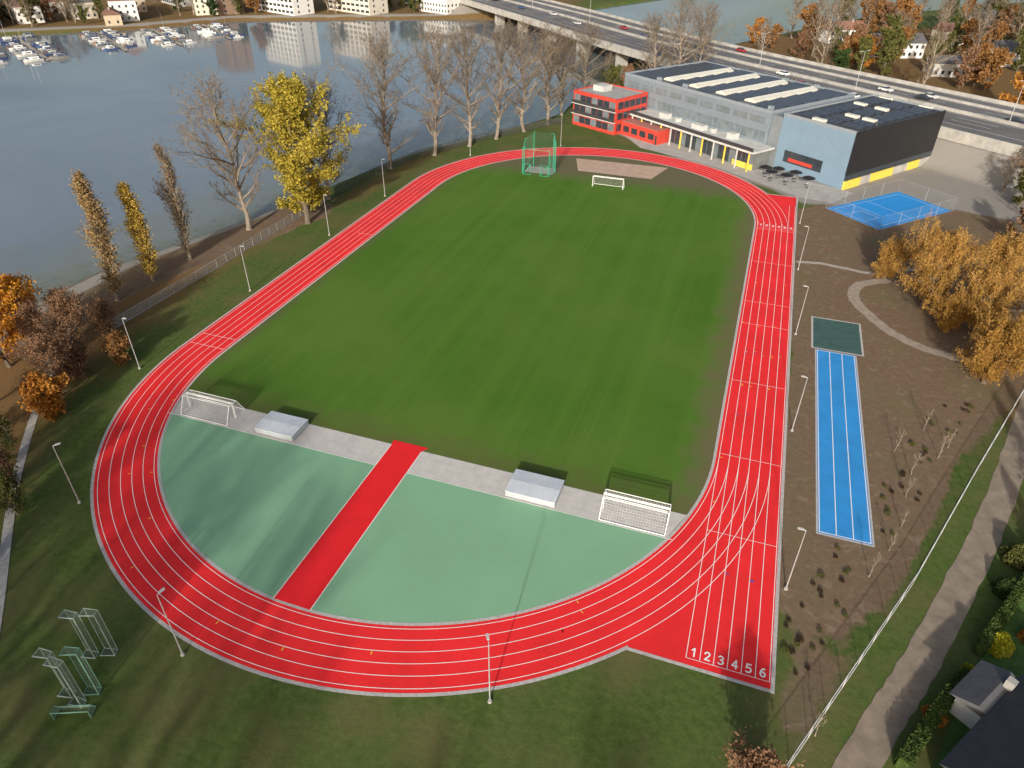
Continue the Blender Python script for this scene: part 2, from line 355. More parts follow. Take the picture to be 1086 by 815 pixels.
b=B();ribbon(b,wobble(catm([(100,95),(86,52),(76.6,27),(67.6,2),(58.5,-19.5),(51,-35),(39.5,-62),(30,-90)],14),.12,1),-1.45,1.45,.03);struct('footpath',b.me('footpath',pathm))
pl=mat('path_light',(.36,.32,.27),.9,.2,1)
b=B();ribbon(b,wobble(catm([(44.8,63.5),(50,64.2),(58,63),(63,66),(75,72)]),.12,2),-.5,.5,.03);struct('footpath',b.me('footpath',pl))
b=B();ribbon(b,wobble(catm([(61,61),(56,57.5),(54.5,52.5),(56,47),(60,40.5),(66,36.5),(74,36)]),.14,3),-.95,.95,.034);struct('footpath',b.me('footpath',mat('path_mid',(.29,.24,.19),.9,.25,1)))
b=B();ribbon(b,catm([(-56.5,-12),(-51,-20),(-40,-33),(-25,-48),(-12,-62)]),-.5,.5,.05);struct('drainage_channel',b.me('drainage_channel',mat('conc_l',(.40,.39,.37),.9,.2,2)))
plz=mat('plaza',(.36,.35,.34),.9,.15,.5,bump=.1)
b=B();b.poly([(3,126),(12,122),(24,116.5),(34,109),(44.8,100.6),(52,99),(57,108),(36,118.5),(34,121),(2,146),(-4,137)],.01);struct('plaza',b.me('plaza',plz))
cx,cy=51.6,95.3;e1=(.682,.731);e2=(.731,-.682)
Q=lambda s,t:(cx+e1[0]*s+e2[0]*t,cy+e1[1]*s+e2[1]*t)
b=B();b.poly([Q(-.6,-.6),Q(-.6,13.2),Q(23.1,13.2),Q(23.1,-.6)],.03);struct('sports_court',b.me('sports_court',mat('court_blue',(.02,.26,.66),.7,.08,.4)))
b=B()
def seg(b,s0,t0,s1,t1,wd,z):
    a=Vector(Q(s0,t0));c=Vector(Q(s1,t1));d=(c-a).normalized();n=Vector((-d.y,d.x))*wd;b.poly([a-n,c-n,c+n,a+n],z)
for k,q in enumerate(((.6,.6,21.9,.6),(.6,12,21.9,12),(.6,.6,.6,12),(21.9,.6,21.9,12),(11.2,.6,11.2,12),(.6,4,5,4),(.6,8.6,5,8.6),(5,4,5,8.6))): seg(b,*q,.035,.036+.0015*k)
struct('court_marking',b.me('court_marking',white))

# ---------------------------------------------------------------- trees
class TB(B):
    def strip(s,p0,p1,wd,rg):
        d=p1-p0;q=Vector((rg.uniform(-1,1),rg.uniform(-1,1),rg.uniform(-1,1)));n=d.cross(q)
        if n.length<1e-5:return
        n=n.normalized()*wd;i=len(s.v);s.v+=[tuple(p0-n),tuple(p0+n),tuple(p1)];s.f.append([i,i+1,i+2])
    def leaf(s,p,z,rg):
        a=Vector((rg.gauss(0,1),rg.gauss(0,1),rg.gauss(0,1))).normalized();q=Vector((rg.gauss(0,1),rg.gauss(0,1),rg.gauss(0,1)));c=a.cross(q).normalized()
        a=a*z*rg.uniform(.6,1.2);c=c*z*.6;i=len(s.v);s.v+=[tuple(p-a),tuple(p+c),tuple(p+a),tuple(p-c)];s.f.append([i,i+1,i+2,i+3])
def rot_dir(az,an): return Vector((math.sin(an)*math.cos(az),math.sin(an)*math.sin(az),math.cos(an)))
CF={
 'bare':dict(tr=.019,clear=.14,nl=32,an=(.5,1.2),W=.50,pk=.42,nsub=8,nt=9,ntt=3,lf=0,up=.13,tw=.034,lt=1.25),
 'bare_small':dict(tr=.018,clear=.2,nl=14,an=(.5,1.0),W=.38,pk=.4,nsub=4,nt=4,ntt=2,lf=0,up=.2,tw=.02),
 'sapling':dict(tr=.010,clear=.3,nl=10,an=(.5,.9),W=.30,pk=.4,nsub=3,nt=4,ntt=1,lf=0,up=.2,tw=.014,tk=.5),
 'poplar':dict(tr=.014,clear=.06,nl=80,an=(.3,.5),W=.19,pk=.35,nsub=5,nt=5,ntt=1,lf=2,ls=.16,up=.3,tw=.035),
 'poplar_thin':dict(tr=.014,clear=.06,nl=80,an=(.3,.5),W=.19,pk=.35,nsub=6,nt=6,ntt=2,lf=.5,ls=.15,up=.3,tw=.035),
 'leafy':dict(tr=.02,clear=.1,nl=46,an=(.6,1.4),W=.43,pk=.45,nsub=9,nt=7,ntt=1,lf=6,ls=.25,up=.10,tw=.035),
 'autumn':dict(tr=.02,clear=.1,nl=24,an=(.6,1.3),W=.5,pk=.4,nsub=7,nt=6,ntt=1,lf=4,ls=.20,up=.1,tw=.03),
 'thin':dict(tr=.018,clear=.12,nl=24,an=(.5,1.2),W=.5,pk=.4,nsub=7,nt=7,ntt=3,lf=1.3,ls=.15,up=.1,tw=.03),
 'willow':dict(tr=.03,clear=.22,nl=36,an=(.75,1.5),W=.62,pk=.5,nsub=8,nt=6,ntt=0,lf=1,ls=.13,up=.10,tw=.04,hang=1),
 'far':dict(tr=.02,clear=.08,nl=16,an=(.6,1.3),W=.46,pk=.4,nsub=5,nt=4,ntt=1,lf=4,ls=.42,up=.1,tw=.06),
 'farbare':dict(tr=.02,clear=.12,nl=18,an=(.5,1.1),W=.42,pk=.4,nsub=6,nt=5,ntt=3,lf=.2,ls=.2,up=.15,tw=.07),
}
def tree_me(seed,kind,h,bark,leafm):
    c=CF[kind];g=random.Random(seed);T=TB();C=TB();lt=c.get('lt',1);tk=c.get('tk',1)
    nseg=8;P=[Vector((0,0,-.3))]
    for i in range(nseg): P.append(P[-1]+Vector((g.gauss(0,.012)*h,g.gauss(0,.012)*h,h*.97/nseg)))
    r0=c['tr']*h
    def rr(t): return r0*(1-t)**.8*.95+.02*tk
    T.tube(P[0],P[0]+Vector((0,0,.6)),r0*1.5,r0*1.05,8)
    for i in range(nseg): T.tube(P[i],P[i+1],rr(i/nseg),rr((i+1)/nseg),7)
    def at(t):
        x=t*nseg;i=min(int(x),nseg-1);return P[i].lerp(P[i+1],x-i)
    for i in range(c['nl']):
        t=c['clear']+(.97-c['clear'])*((i+g.random()*.8)/c['nl'])
        u=(t-c['clear'])/(1-c['clear'])
        pk=c['pk'];prof=(u/pk)**.5 if u<pk else (1-(u-pk)/(1-pk)*.74)
        prof=max(.12,prof) if u>.02 else .5
        ln=c['W']*h*prof*g.uniform(.7,1.15)
        az=i*2.4+g.uniform(-.5,.5);an=g.uniform(*c['an'])*(1.1-.5*u)
        p=at(t);d=rot_dir(az,an);r=rr(t)*.55*lt+.01*tk;ns=4;pts=[p]
        for k in range(ns):
            d=(d+Vector((g.gauss(0,.14),g.gauss(0,.14),g.gauss(0,.1)+c['up']*.6))).normalized()
            q=pts[-1]+d*ln/ns;T.tube(pts[-1],q,r*(1-k/ns)+.012*tk,r*(1-(k+1)/ns)+.012*tk,4);pts.append(q)
        for j in range(c['nsub']):
            x=(.2+.8*(j+g.random())/c['nsub'])*ns;k=min(int(x),ns-1);p2=pts[k].lerp(pts[k+1],min(1,x-k))
            d2=((pts[k+1]-pts[k]).normalized()+Vector((g.gauss(0,.6),g.gauss(0,.6),g.gauss(0,.4)+.15))).normalized()
            l2=ln*.42*g.uniform(.6,1.2);q2=p2+d2*l2*.5;d3=(d2+Vector((g.gauss(0,.25),g.gauss(0,.25),c['up']))).normalized();q3=q2+d3*l2*.5
            T.tube(p2,q2,(.035+r*.15)*tk,.025*tk,3);T.tube(q2,q3,.025*tk,.012*tk,3)
            for m in range(c['nt']):
                y=(m+g.random())/c['nt'];p3=p2.lerp(q2,y*2) if y<.5 else q2.lerp(q3,y*2-1)
                d4=(d3+Vector((g.gauss(0,.7),g.gauss(0,.7),g.gauss(0,.6)))).normalized();l4=l2*.45*g.uniform(.5,1.2);q4=p3+d4*l4
                C.strip(p3,q4,c['tw'],g)
                for n_ in range(c['ntt']):
                    pp=p3.lerp(q4,g.uniform(.2,.9));dd=(d4+Vector((g.gauss(0,.7),g.gauss(0,.7),g.gauss(0,.5)+.2))).normalized();C.strip(pp,pp+dd*l4*.6,c['tw']*.7,g)
                nl=c['lf'];nl=int(nl)+(g.random()<nl-int(nl))
                for n_ in range(nl*2):
                    pp=p3.lerp(q4,g.random())+Vector((g.gauss(0,.3),g.gauss(0,.3),g.gauss(0,.3)));C.leaf(pp,c['ls']*g.uniform(.7,1.3),g)
                if c.get('hang'):
                    for s_ in range(2):
                        pp=p3.lerp(q4,g.random());hl=g.uniform(.05,.24)*h;hl=min(hl,pp.z-.4);dx=Vector((g.gauss(0,.16),g.gauss(0,.16),-1))
                        C.strip(pp,pp+dx*hl,.025,g)
                        for z in range(int(hl/.25)): C.leaf(pp+dx*(z*.25)+Vector((g.gauss(0,.2),g.gauss(0,.2),0)),c['ls']*g.uniform(.6,1.2),g)
    return T.me('trunk',bark),C.me('crown',leafm)
bark=mat('bark',(.13,.105,.08),.95,.3,2);bark_l=mat('bark_pale',(.24,.20,.155),.95,.3,2);bark_g=mat('bark_grey',(.21,.175,.14),.95,.3,2)
twig=leafmat('twig',[(.14,.11,.08),(.20,.16,.12),(.26,.215,.165)])
twig_t=leafmat('twig_tan',[(.16,.12,.08),(.24,.18,.12),(.31,.24,.16)])
l_yel=leafmat('leaf_yellow',[(.19,.16,.03),(.40,.325,.05),(.53,.43,.10)])
l_yg=leafmat('leaf_lime',[(.25,.25,.02),(.48,.46,.04),(.6,.56,.08)])
l_pop=leafmat('leaf_poplar',[(.22,.15,.07),(.34,.235,.11),(.43,.31,.15)])
l_pop2=leafmat('leaf_poplar_gold',[(.34,.24,.05),(.50,.35,.07),(.58,.43,.13)])
l_wil=leafmat('leaf_willow',[(.25,.14,.04),(.43,.25,.07),(.54,.345,.12)])
l_rwl=leafmat('leaf_willow_rust',[(.19,.11,.035),(.36,.20,.05),(.46,.29,.09)])
l_org=leafmat('leaf_orange',[(.22,.095,.022),(.42,.185,.04),(.52,.26,.06)])
l_brt=leafmat('leaf_bright',[(.34,.14,.02),(.58,.26,.035),(.66,.36,.06)])
l_rus=leafmat('leaf_rust',[(.16,.085,.035),(.29,.15,.055),(.38,.21,.09)])
l_brn=leafmat('leaf_brown',[(.15,.09,.055),(.25,.145,.085),(.33,.20,.12)])
l_olv=leafmat('leaf_olive',[(.06,.07,.025),(.12,.125,.04),(.18,.17,.06)])
l_grn=leafmat('leaf_green',[(.02,.04,.014),(.045,.075,.024),(.075,.11,.032)])
def plant_tree(name,label,kind,seed,h,x,y,bk,lm,sc=(1,1,1),group=None,cat='tree'):
    T,C=tree_me(seed,kind,h,bk,lm);o=thing(name,label,cat,(x,y,0),random.Random(seed).uniform(0,6),group)
    obj('trunk',T,o);obj('crown',C,o);o.scale=sc;return o
for i,(x,y,h,lm,kd) in enumerate([(-64,7.5,22,l_pop,'poplar'),(-63.5,15.5,18,l_pop2,'poplar'),(-63.5,25,22,twig_t,'poplar_thin')]):
    plant_tree('poplar_tree',['slim tan poplar on the leafy river bank','slim golden poplar between two tan ones','tall nearly bare grey brown poplar by water'][i],kd,10+i,h,x,y,bark_l,lm,(1.2,1.2,1),'poplars on the river bank')
plant_tree('yellow_tree','large broad tree with yellow autumn leaves','leafy',21,26.5,-52.5,48,bark,l_yel,(1.1,1.1,1))
for i,(x,y,h) in enumerate([(-62,41,27),(-56,62,24),(-53,86,29),(-47,100,28),(-41.5,111,28),(-37,120,27),(-32,130,26.5),(-27.5,139,25),(-25,172,22),(2,203,27),(-6,196,23),(8,210,25),(-27,152,21)]):
    plant_tree('bare_tree','tall leafless tree on the river bank','bare',30+i,h,x,y,bark_g,twig if i%3 else twig_t,(1.05,1.05,1),'leafless trees along the river')
for i,(x,y,h,k,lm) in enumerate([(-63,-14,13.5,'autumn',l_brt),(-50,-17,9,'thin',l_brn),(-54,-10,10.5,'thin',l_brn),(-47,-21,6,'autumn',l_org),(-57,-22,11,'thin',l_org),(-51,-28,9,'thin',l_brn),(-45,-30,7,'thin',l_olv),(-52,-13,5.5,'autumn',l_brn),(-60,-5,8,'thin',l_brn),(-66,-8,10,'autumn',l_brt),(-38,-42,8,'bare_small',twig_t),(-43,-38,9,'bare_small',twig_t),(-31,-50,9,'bare_small',twig_t),(-36,-36,6,'thin',l_olv),(-27,-55,10,'bare_small',twig_t),(-48,-8,5,'thin',l_rus),(-56,-2,6,'thin',l_brn),(-41,-33,5,'thin',l_brn),(-33,-43,5,'thin',l_rus),(-59,-11,9,'thin',l_brn)]):
    plant_tree('autumn_tree',{'autumn':'bushy tree with orange leaves on the slope','thin':'thinning brown tree on the leaf-covered slope','bare_small':'small leafless tree on the grassy slope'}[k],k,60+i,h,x,y,bark,lm,(1,1,1))
for i,(x,y,h,lm,s) in enumerate([(65.5,52,12,l_wil,1),(60,61,6.5,l_wil,.9),(71,30,9,l_rwl,1.15),(75.5,56,11,l_wil,1),(77.5,37,8.5,l_rwl,1),(72.5,45,9.5,l_wil,1.1),(68,44,6,l_rwl,1)]):
    plant_tree('willow_tree','weeping tree with golden autumn foliage' if lm is l_wil else 'rounded tree with rusty golden foliage','willow',80+i,h,x,y,bark,lm,(s,s,1),'golden trees beside the playground')
for i,(x,y,h) in enumerate([(57.5,9,3.8),(59,5,4.0),(58,.5,3.4),(62.5,9.5,4.4),(53.2,-13.5,3.8),(61.5,15,3.8),(64,12,3.4),(48,-33,3.4),(57,-5,3.0),(55.5,-9,3.2)]):
    plant_tree('sapling','young bare sapling planted in brown soil','sapling',100+i,h,x,y,bark_l,twig_t,(1,1,1),'young saplings in the planting strip')
plant_tree('red_shrub','large leafless reddish brown shrub on the lawn','thin',120,5,43.3,-39.5,bark,l_brn,(1.1,1.1,1),cat='shrub')
def conifer(seed,h,wd):
    g=random.Random(seed);T=TB();C=TB();T.tube((0,0,0),(0,0,h*.97),.02*h,.02,6)
    for i in range(int(h*26)):
        t=g.random()**.8;z=h*(.06+.93*t);r=wd*(1-t)*g.uniform(.5,1.1)+.1;a=g.uniform(0,6.283);p=Vector((r*math.cos(a),r*math.sin(a),z-r*.25));T.tube((0,0,z),p,.02,.01,3)
        for k in range(9): C.leaf(Vector((0,0,z)).lerp(p,g.uniform(.35,1.05))+Vector((g.gauss(0,.15),)*3),.17,g)
    return T.me('trunk',bark),C.me('crown',l_grn)
for i,(x,y,h,wd) in enumerate([(74,3,9,2.8),(76,10,8,2.6),(71,-6,6,2.2)]):
    T,C=conifer(200+i,h,wd);o=thing('conifer_tree','dark evergreen conifer in a private garden','tree',(x,y,0));obj('trunk',T,o);obj('crown',C,o)
def shrub_me(seed,r,h,lm,n=700,ls=.1):
    g=random.Random(seed);C=TB()
    for i in range(n):
        d=Vector((g.gauss(0,1),g.gauss(0,1),abs(g.gauss(0,1)))).normalized();q=g.uniform(.75,1.03)*(1+.14*math.sin(d.x*5+seed)*math.cos(d.y*6))
        C.leaf(Vector((d.x*r*q,d.y*r*q,d.z*h*q+.05)),ls,g)
    for i in range(9):
        a=g.uniform(0,6.3);C.tube((0,0,0),(r*.7*math.cos(a),r*.7*math.sin(a),h*.8),.03,.01,3)
    return C.me('shrub',lm)
l_drk=leafmat('leaf_dark',[(.04,.028,.02),(.075,.048,.032),(.11,.07,.05)])
sm=[shrub_me(1,.30,.30,l_drk,150,.06),shrub_me(2,.32,.32,l_olv,150,.06),shrub_me(3,.28,.30,l_drk,150,.06)]
g=random.Random(5)
for i in range(66):
    t=g.random();x=45.5+(70-45.5)*t;y=-34+(24+34)*t;o=g.choice([1.2,2.2,3.4,4.6,5.8])+g.uniform(-.3,.3)
    x-=o*.85
    if x<45.3 or (47.5<x<55 and y>-10.5):continue
    k=g.randrange(3);thing('shrub','small young shrub planted in bare soil','shrub',(x,y,0),g.uniform(0,6),'young shrubs in the planting strip',sm[k]).scale=(g.uniform(.7,1.15),)*3
for (x,y,r,h,lm,lb) in [(63.9,-18.4,1.25,1.6,l_yg,'rounded yellow green garden bush'),(57.5,-28,.9,1.1,l_org,'rounded rusty orange garden bush'),(66,-11,1.2,1.6,l_grn,'dark green clipped garden bush'),(61.0,-22.2,.6,.8,l_yg,'small yellow green garden bush'),(68,-6,1.5,2,l_olv,'bushy olive garden shrub'),(71,-14,1.6,2,l_grn,'dark green clipped garden bush'),(67,-16.5,.9,1.2,l_org,'rounded rusty orange garden bush')]:
    thing('garden_bush',lb,'bush',(x,y,0),0,None,shrub_me(int(x*3),r,h,lm,3200,.14))
def hedge(pts,h,wd,label):
    g=random.Random(int(pts[0][0]*7));C=TB()
    for a,b_ in zip(pts[:-1],pts[1:]):
        a=Vector((*a,0));b_=Vector((*b_,0));d=(b_-a).normalized();n=Vector((-d.y,d.x,0));ln=(b_-a).length
        for i in range(int(ln*150)):
            s=g.uniform(-wd/2,wd/2);z=g.uniform(.05,h)
            if g.random()<.5:z=h*g.uniform(.93,1.05)
            else:s=math.copysign(wd/2*g.uniform(.85,1.1),s)
            C.leaf(a+d*g.uniform(0,ln)+n*s+Vector((0,0,z)),.13,g)
        m=.72;q=[a-n*wd/2*m,b_-n*wd/2*m,b_+n*wd/2*m,a+n*wd/2*m];C.prism([(p.x,p.y) for p in q],0,h*.93)
    thing('hedge',label,'hedge',(0,0,0),0,None,C.me('hedge',leafmat('hedge_leaf',[(.03,.055,.018),(.07,.11,.03),(.13,.16,.05)],1.2)))
hedge([(71,-4),(66.3,-12.5),(62.0,-20)],1.5,1.0,'long dark green hedge beside the footpath')
hedge([(60.4,-23),(57,-28.8),(54.3,-33.7)],1.5,1.1,'clipped green hedge along the sandy footpath')
lawn=mat('lawn',(.06,.12,.025),.95,.35,1.5,bump=.3)
b=B();b.poly([(62.5,-19.5),(71,-3.5),(90,-8),(80,-40),(55,-37)],.012);struct('garden_lawn',b.me('garden_lawn',lawn))
S0=[tree_me(300,'bare',24,bark,twig),tree_me(301,'thin',22,bark,l_olv)]
for i,(x,y,s,k) in enumerate([(-19,-80,1.1,0),(-10,-84,1.05,0),(-28,-84,1.1,0),(-14,-94,1.15,1),(2,-93,1.05,0),(-36,-84,1.0,0),(12,-98,.9,1),(26,-104,.95,1),(-46,-94,1.1,1),(40,-106,1,0),(52,-104,.9,1),(64,-98,1.0,0)]):
    o=thing('park_tree','tall thinning tree south of the track','tree',(x,y,0),i*1.3,'park trees south of the track');m=S0[k];obj('trunk',m[0],o);obj('crown',m[1],o);o.scale=(s,s,s)

# ---------------------------------------------------------------- equipment
galv=mat('galvanised',(.46,.47,.48),.5,.15,3,metal=.4);wpaint=mat('white_paint',(.8,.8,.79),.5,.05,3);net_w=mat('net_white',(.62,.62,.62),.8)
dark=mat('dark_metal',(.04,.04,.045),.5);glass=mat('glass',(.03,.04,.05),.12,.3,.8,spec=.8);conc=mat('concrete',(.36,.345,.32),.9,.25,.5,bump=.15)
def netpanel(b,p,nu,nv,wd=.008):
    p=[Vector(q) for q in p]
    for i in range(nu+1):
        t=i/nu;b.tube(p[0].lerp(p[1],t),p[3].lerp(p[2],t),wd,wd,3)
    for i in range(nv+1):
        t=i/nv;b.tube(p[0].lerp(p[3],t),p[1].lerp(p[2],t),wd,wd,3)
def goal(name,label,W,H,Dp,loc,rz,group=None,m=wpaint,up=False,pr=.06,nm=None):
    o=thing(name,label,'goal',loc,rz,group)
    if up: T=lambda x,y,z:(z,y,x+.05)
    else: T=lambda x,y,z:(x,y,z)
    part('post',o,B().tube(T(0,0,0),T(0,0,H),pr,pr,8,True),m);part('post',o,B().tube(T(W,0,0),T(W,0,H),pr,pr,8,True),m)
    part('crossbar',o,B().tube(T(-pr,0,H),T(W+pr,0,H),pr,pr,8,True),m)
    b=B();r=pr*.7
    for a,c in(((0,0,.05),(0,Dp,.05)),((W,0,.05),(W,Dp,.05)),((0,Dp,.05),(W,Dp,.05)),((0,0,H),(0,.6,H)),((W,0,H),(W,.6,H)),((0,.6,H),(0,Dp,.05)),((W,.6,H),(W,Dp,.05)),((0,.6,H),(W,.6,H))): b.tube(T(*a),T(*c),r,r,6)
    part('back_frame',o,b,m)
    b=B();q=max(1,int(W/.3))
    netpanel(b,[T(0,.6,H),T(W,.6,H),T(W,Dp,.05),T(0,Dp,.05)],q,8);netpanel(b,[T(0,0,H),T(W,0,H),T(W,.6,H),T(0,.6,H)],q,2)
    netpanel(b,[T(0,0,.05),T(0,Dp,.05),T(0,.6,H),T(0,0,H)],5,8);netpanel(b,[T(W,0,.05),T(W,Dp,.05),T(W,.6,H),T(W,0,H)],5,8)
    part('net',o,b,nm or net_w);return o
G='football goals parked on the paved strip'
goal('football_goal','white football goal on the paved strip',7.3,2.3,1.8,(32.6,-13.2,.03),math.pi,G)
goal('football_goal','white football goal on the paved strip',7.3,2.3,1.8,(25.3,-13.0,.03),0,G)
goal('football_goal','white football goal on the paved strip',7.3,2.3,1.8,(-24.3,-13.2,.03),math.pi,G)
goal('football_goal','white football goal on the paved strip',7.3,2.3,1.8,(-31.6,-13.0,.03),0,G)
goal('football_goal','white football goal standing on the far pitch end',7.3,2.44,1.9,(-1.8,91,.02),0)
gr=mat('rack_green',(.16,.32,.24),.6,metal=.1);gr2=mat('rack_grey',(.36,.44,.40),.55,metal=.2);rn=mat('rack_net',(.18,.26,.22),.8)
for i,(x,y,rz,m) in enumerate([(-15.0,-47.6,.25,gr2),(-13.5,-46.9,.35,gr2),(-13.9,-51.2,.2,gr2),(-11.9,-50.4,.4,gr),(-12.4,-51.5,.15,gr2)]):
    goal('training_goal','small goal frame stood upright on the grass',5.7,1.35,.8,(x,y,0),rz,'goal frames stored upright on grass',m,True,.055,rn)
goal('training_goal','small green framed goal lying on the grass',3.0,.9,1.0,(-12.4,-52.9,0),.4,None,gr,False,.055,rn)
covm=mat('cover_metal',(.55,.59,.64),.5,.1,.5,metal=.15);covs=mat('cover_side',(.40,.43,.47),.5,.1,1,metal=.1)
def matcover(x0,x1,y0,y1,lab):
    o=thing('landing_mat_cover',lab,'mat cover',((x0+x1)/2,(y0+y1)/2,.03));a=(x1-x0)/2;c=(y1-y0)/2
    part('side_panel',o,B().box(-a+.05,a-.05,-c+.05,c-.05,.12,.85),covs)
    b=B()
    b.v+=[(-a,-c,.93),(a,-c,.93),(a,0,1.06),(-a,0,1.06),(a,c,.93),(-a,c,.93),(-a,-c,.86),(a,-c,.86),(a,c,.86),(-a,c,.86)]
    b.f+=[[0,1,2,3],[3,2,4,5],[6,7,1,0],[8,9,5,4],[7,8,4,2,1],[9,6,0,3,5]]
    for k in range(1,12): x=-a+2*a*k/12;b.tube((x,-c,.94),(x,0,1.07),.02,.02,4);b.tube((x,0,1.07),(x,c,.94),.02,.02,4)
    part('lid',o,b,covm)
    for x in(-a+.4,a-.4):
        for y in(-c+.3,c-.3): part('wheel',o,B().tube((x-.06,y,.1),(x+.06,y,.1),.1,.1,12,True),dark)
matcover(-19.9,-14.3,-15.0,-11.2,'pale grey landing mat cover on the paved strip')
matcover(14.2,20.2,-15.1,-11.1,'pale blue grey landing mat cover with ridged lid')
o=thing('throwing_cage','green netted hammer throwing cage at pitch end','sports cage',(-17,98,0))
cg=mat('cage_green',(.02,.34,.19),.5);netg=mat('cage_net',(.05,.25,.17),.8)
pp=[(-3.4,-4,6.2),(-4,-.5,7.5),(-2.6,2.5,8.6),(2.6,2.5,8.6),(4,-.5,7.5),(3.4,-4,6.2)]
for x,y,h in pp:
    b=B().tube((x,y,0),(x,y,h),.09,.07,8,True);b.tube((x,y,h),(x*.8,y*.8-.2,h+.3),.06,.05,6);part('post',o,b,cg)
for (x,y,h),(x2,y2,h2) in zip(pp[:-1],pp[1:]):
    b=B();netpanel(b,[(x,y,.1),(x2,y2,.1),(x2,y2,h2),(x,y,h)],14,22,.010);part('net',o,b,netg)
b=B();b.tube((-3.4,-4,6.2),(3.4,-4,6.2),.05);part('top_rail',o,b,cg)
for s in(-1,1):
    b=B();x0,x1=s*2.2-.9,s*2.2+.9
    for q in((x0,-4.25,.05,x1,-4.25,.05),(x0,-4.25,2.6,x1,-4.25,2.6),(x0,-4.25,0,x0,-4.25,2.6),(x1,-4.25,0,x1,-4.25,2.6),(x0,-4.25,0,x1,-4.25,2.6)):b.tube(q[:3],q[3:],.05)
    part('gate',o,b,cg)
LP=thing('street_lamp','slim grey lamp post beside the red track','lamp post',(45.25,-18,0),math.pi,'lamp posts around the running track')
part('mast',LP,B().tube((0,0,.25),(0,0,8.4),.07,.038,10,True),galv)
part('base',LP,B().tube((0,0,0),(0,0,.25),.2,.17,10,True),conc)
part('arm',LP,B().tube((0,0,8.36),(.35,0,8.45),.035,.03,6),galv)
part('lamp_head',LP,B().prism([(.2,-.10),(.7,-.14),(.8,0),(.7,.14),(.2,.10)],8.42,8.50),mat('lamp_head',(.42,.42,.42),.5))
for x,y,rz in[(45.25,9,math.pi),(45.25,35,math.pi),(45.25,60,math.pi),(45.25,84,math.pi),(-44.9,-8,0),(-44.9,18,0),(-44.9,44,0),(-44.9,68,0),(-31.0,-32.3,rad(46)),(-6.5,-44.3,rad(80)),(21.5,-39.2,rad(120)),(-38,103,rad(-40)),(-18,120,rad(-65)),(-47.5,-27,.5)]:
    dup(LP,(x,y,0),rz)
def fence(pts,h,label,sp=3.0,m=galv,pan=None,rail=.03,group=None):
    o=thing('fence',label,'fence',(*pts[0],0),0,group);ox,oy=pts[0];pm_=B().tube((0,0,0),(0,0,h+.05),.035,.035,6,True).me('post',m)
    rl=B();pn=B()
    for (x0,y0),(x1,y1) in zip(pts[:-1],pts[1:]):
        x0-=ox;x1-=ox;y0-=oy;y1-=oy
        ln=math.hypot(x1-x0,y1-y0);n=max(1,int(ln/sp))
        for k in range(n+1): obj('post',pm_,o,(x0+(x1-x0)*k/n,y0+(y1-y0)*k/n,0))
        for z in(h,.12): rl.tube((x0,y0,z),(x1,y1,z),rail,rail,4)
        i=len(pn.v);pn.v+=[(x0,y0,.05),(x1,y1,.05),(x1,y1,h),(x0,y0,h)];pn.f.append([i,i+1,i+2,i+3])
    part('rail',o,rl,m);part('mesh_panel',o,pn,pan);return o
fence([(84,47),(76.3,30.3),(66,7),(57.3,-13.2),(46,-36.3),(38,-53)],2.0,'pale wire mesh fence beside the footpath',3,mat('fence_pale',(.5,.5,.5),.5),mat('fence_mesh_pale',(.5,.5,.5),.6,alpha=.14),.04)
fence([(-57,-1),(-56.2,21),(-56,45),(-56,62)],1.7,'grey railing fence on the river slope',2.5,galv,mat('fence_mesh_dense',(.36,.36,.34),.7,alpha=.45),.04)
fence([(-55.5,64),(-54,80),(-50,97),(-39,119),(-24,143)],1.9,'dark mesh fence along the river bank',3,dark,mat('fence_dark',(.08,.08,.07),.8,alpha=.55),.04)
fence([Q(-.8,-.8),Q(23.3,-.8),Q(23.3,13.4),Q(-.8,13.4),Q(-.8,-.8)],3.0,'light ball fence around the blue court',6,galv,mat('fence_mesh_court',(.3,.33,.36),.6,alpha=.07),.02)

# ---------------------------------------------------------------- buildings
d1ang=math.atan2(-.596,.803)
clad=mat('cladding',(.25,.30,.355),.45,.08,.3,metal=.25,stripe=('X',.6,.25));clad_b=mat('cladding_blue',(.21,.315,.42),.45,.06,.3,metal=.2,stripe=('X',.6,.15))
roofm=mat('roof_grey',(.12,.125,.13),.8,.25,.3);roofd=mat('roof_dark',(.055,.057,.062),.7,.25,.4);black=mat('black_clad',(.014,.014,.016),.55,.2,.5,grid=(3,1.6,.02,(.04,.04,.045)))
yel=mat('yellow_paint',(.68,.52,.08),.6,.1,1);sky_l=mat('skylight',(.62,.61,.54),.4,.08,1,grid=(5,1.3,.04,(.35,.35,.32)));solar=mat('solar',(.022,.026,.036),.35,.3,.6,spec=.45,grid=(1.75,1.05,.05,(.16,.17,.18)));redb=mat('red_facade',(.48,.05,.035),.6,.12,.8)
H=thing('sports_hall','long grey blue sports hall with skylight strips','building',(-8.5,155,0),d1ang)
bx('wall',H,clad,0,54.6,0,34,0,12.6)
bx('link_wall',H,mat('link_wall',(.17,.19,.21),.6,.15,.5),54.602,57.5,.9,33,0,12.2)
rf=bx('roof',H,roofm,.5,54.1,.5,33.5,12.6,12.9)
b=B();b.box(0,54.6,0,.5,12.6,13.3);b.box(0,54.6,33.5,34,12.6,13.3);b.box(0,.5,.5,33.5,12.6,13.3);b.box(54.1,54.6,.5,33.5,12.6,13.3);part('parapet',H,b,mat('parapet',(.26,.30,.34),.5,metal=.2))
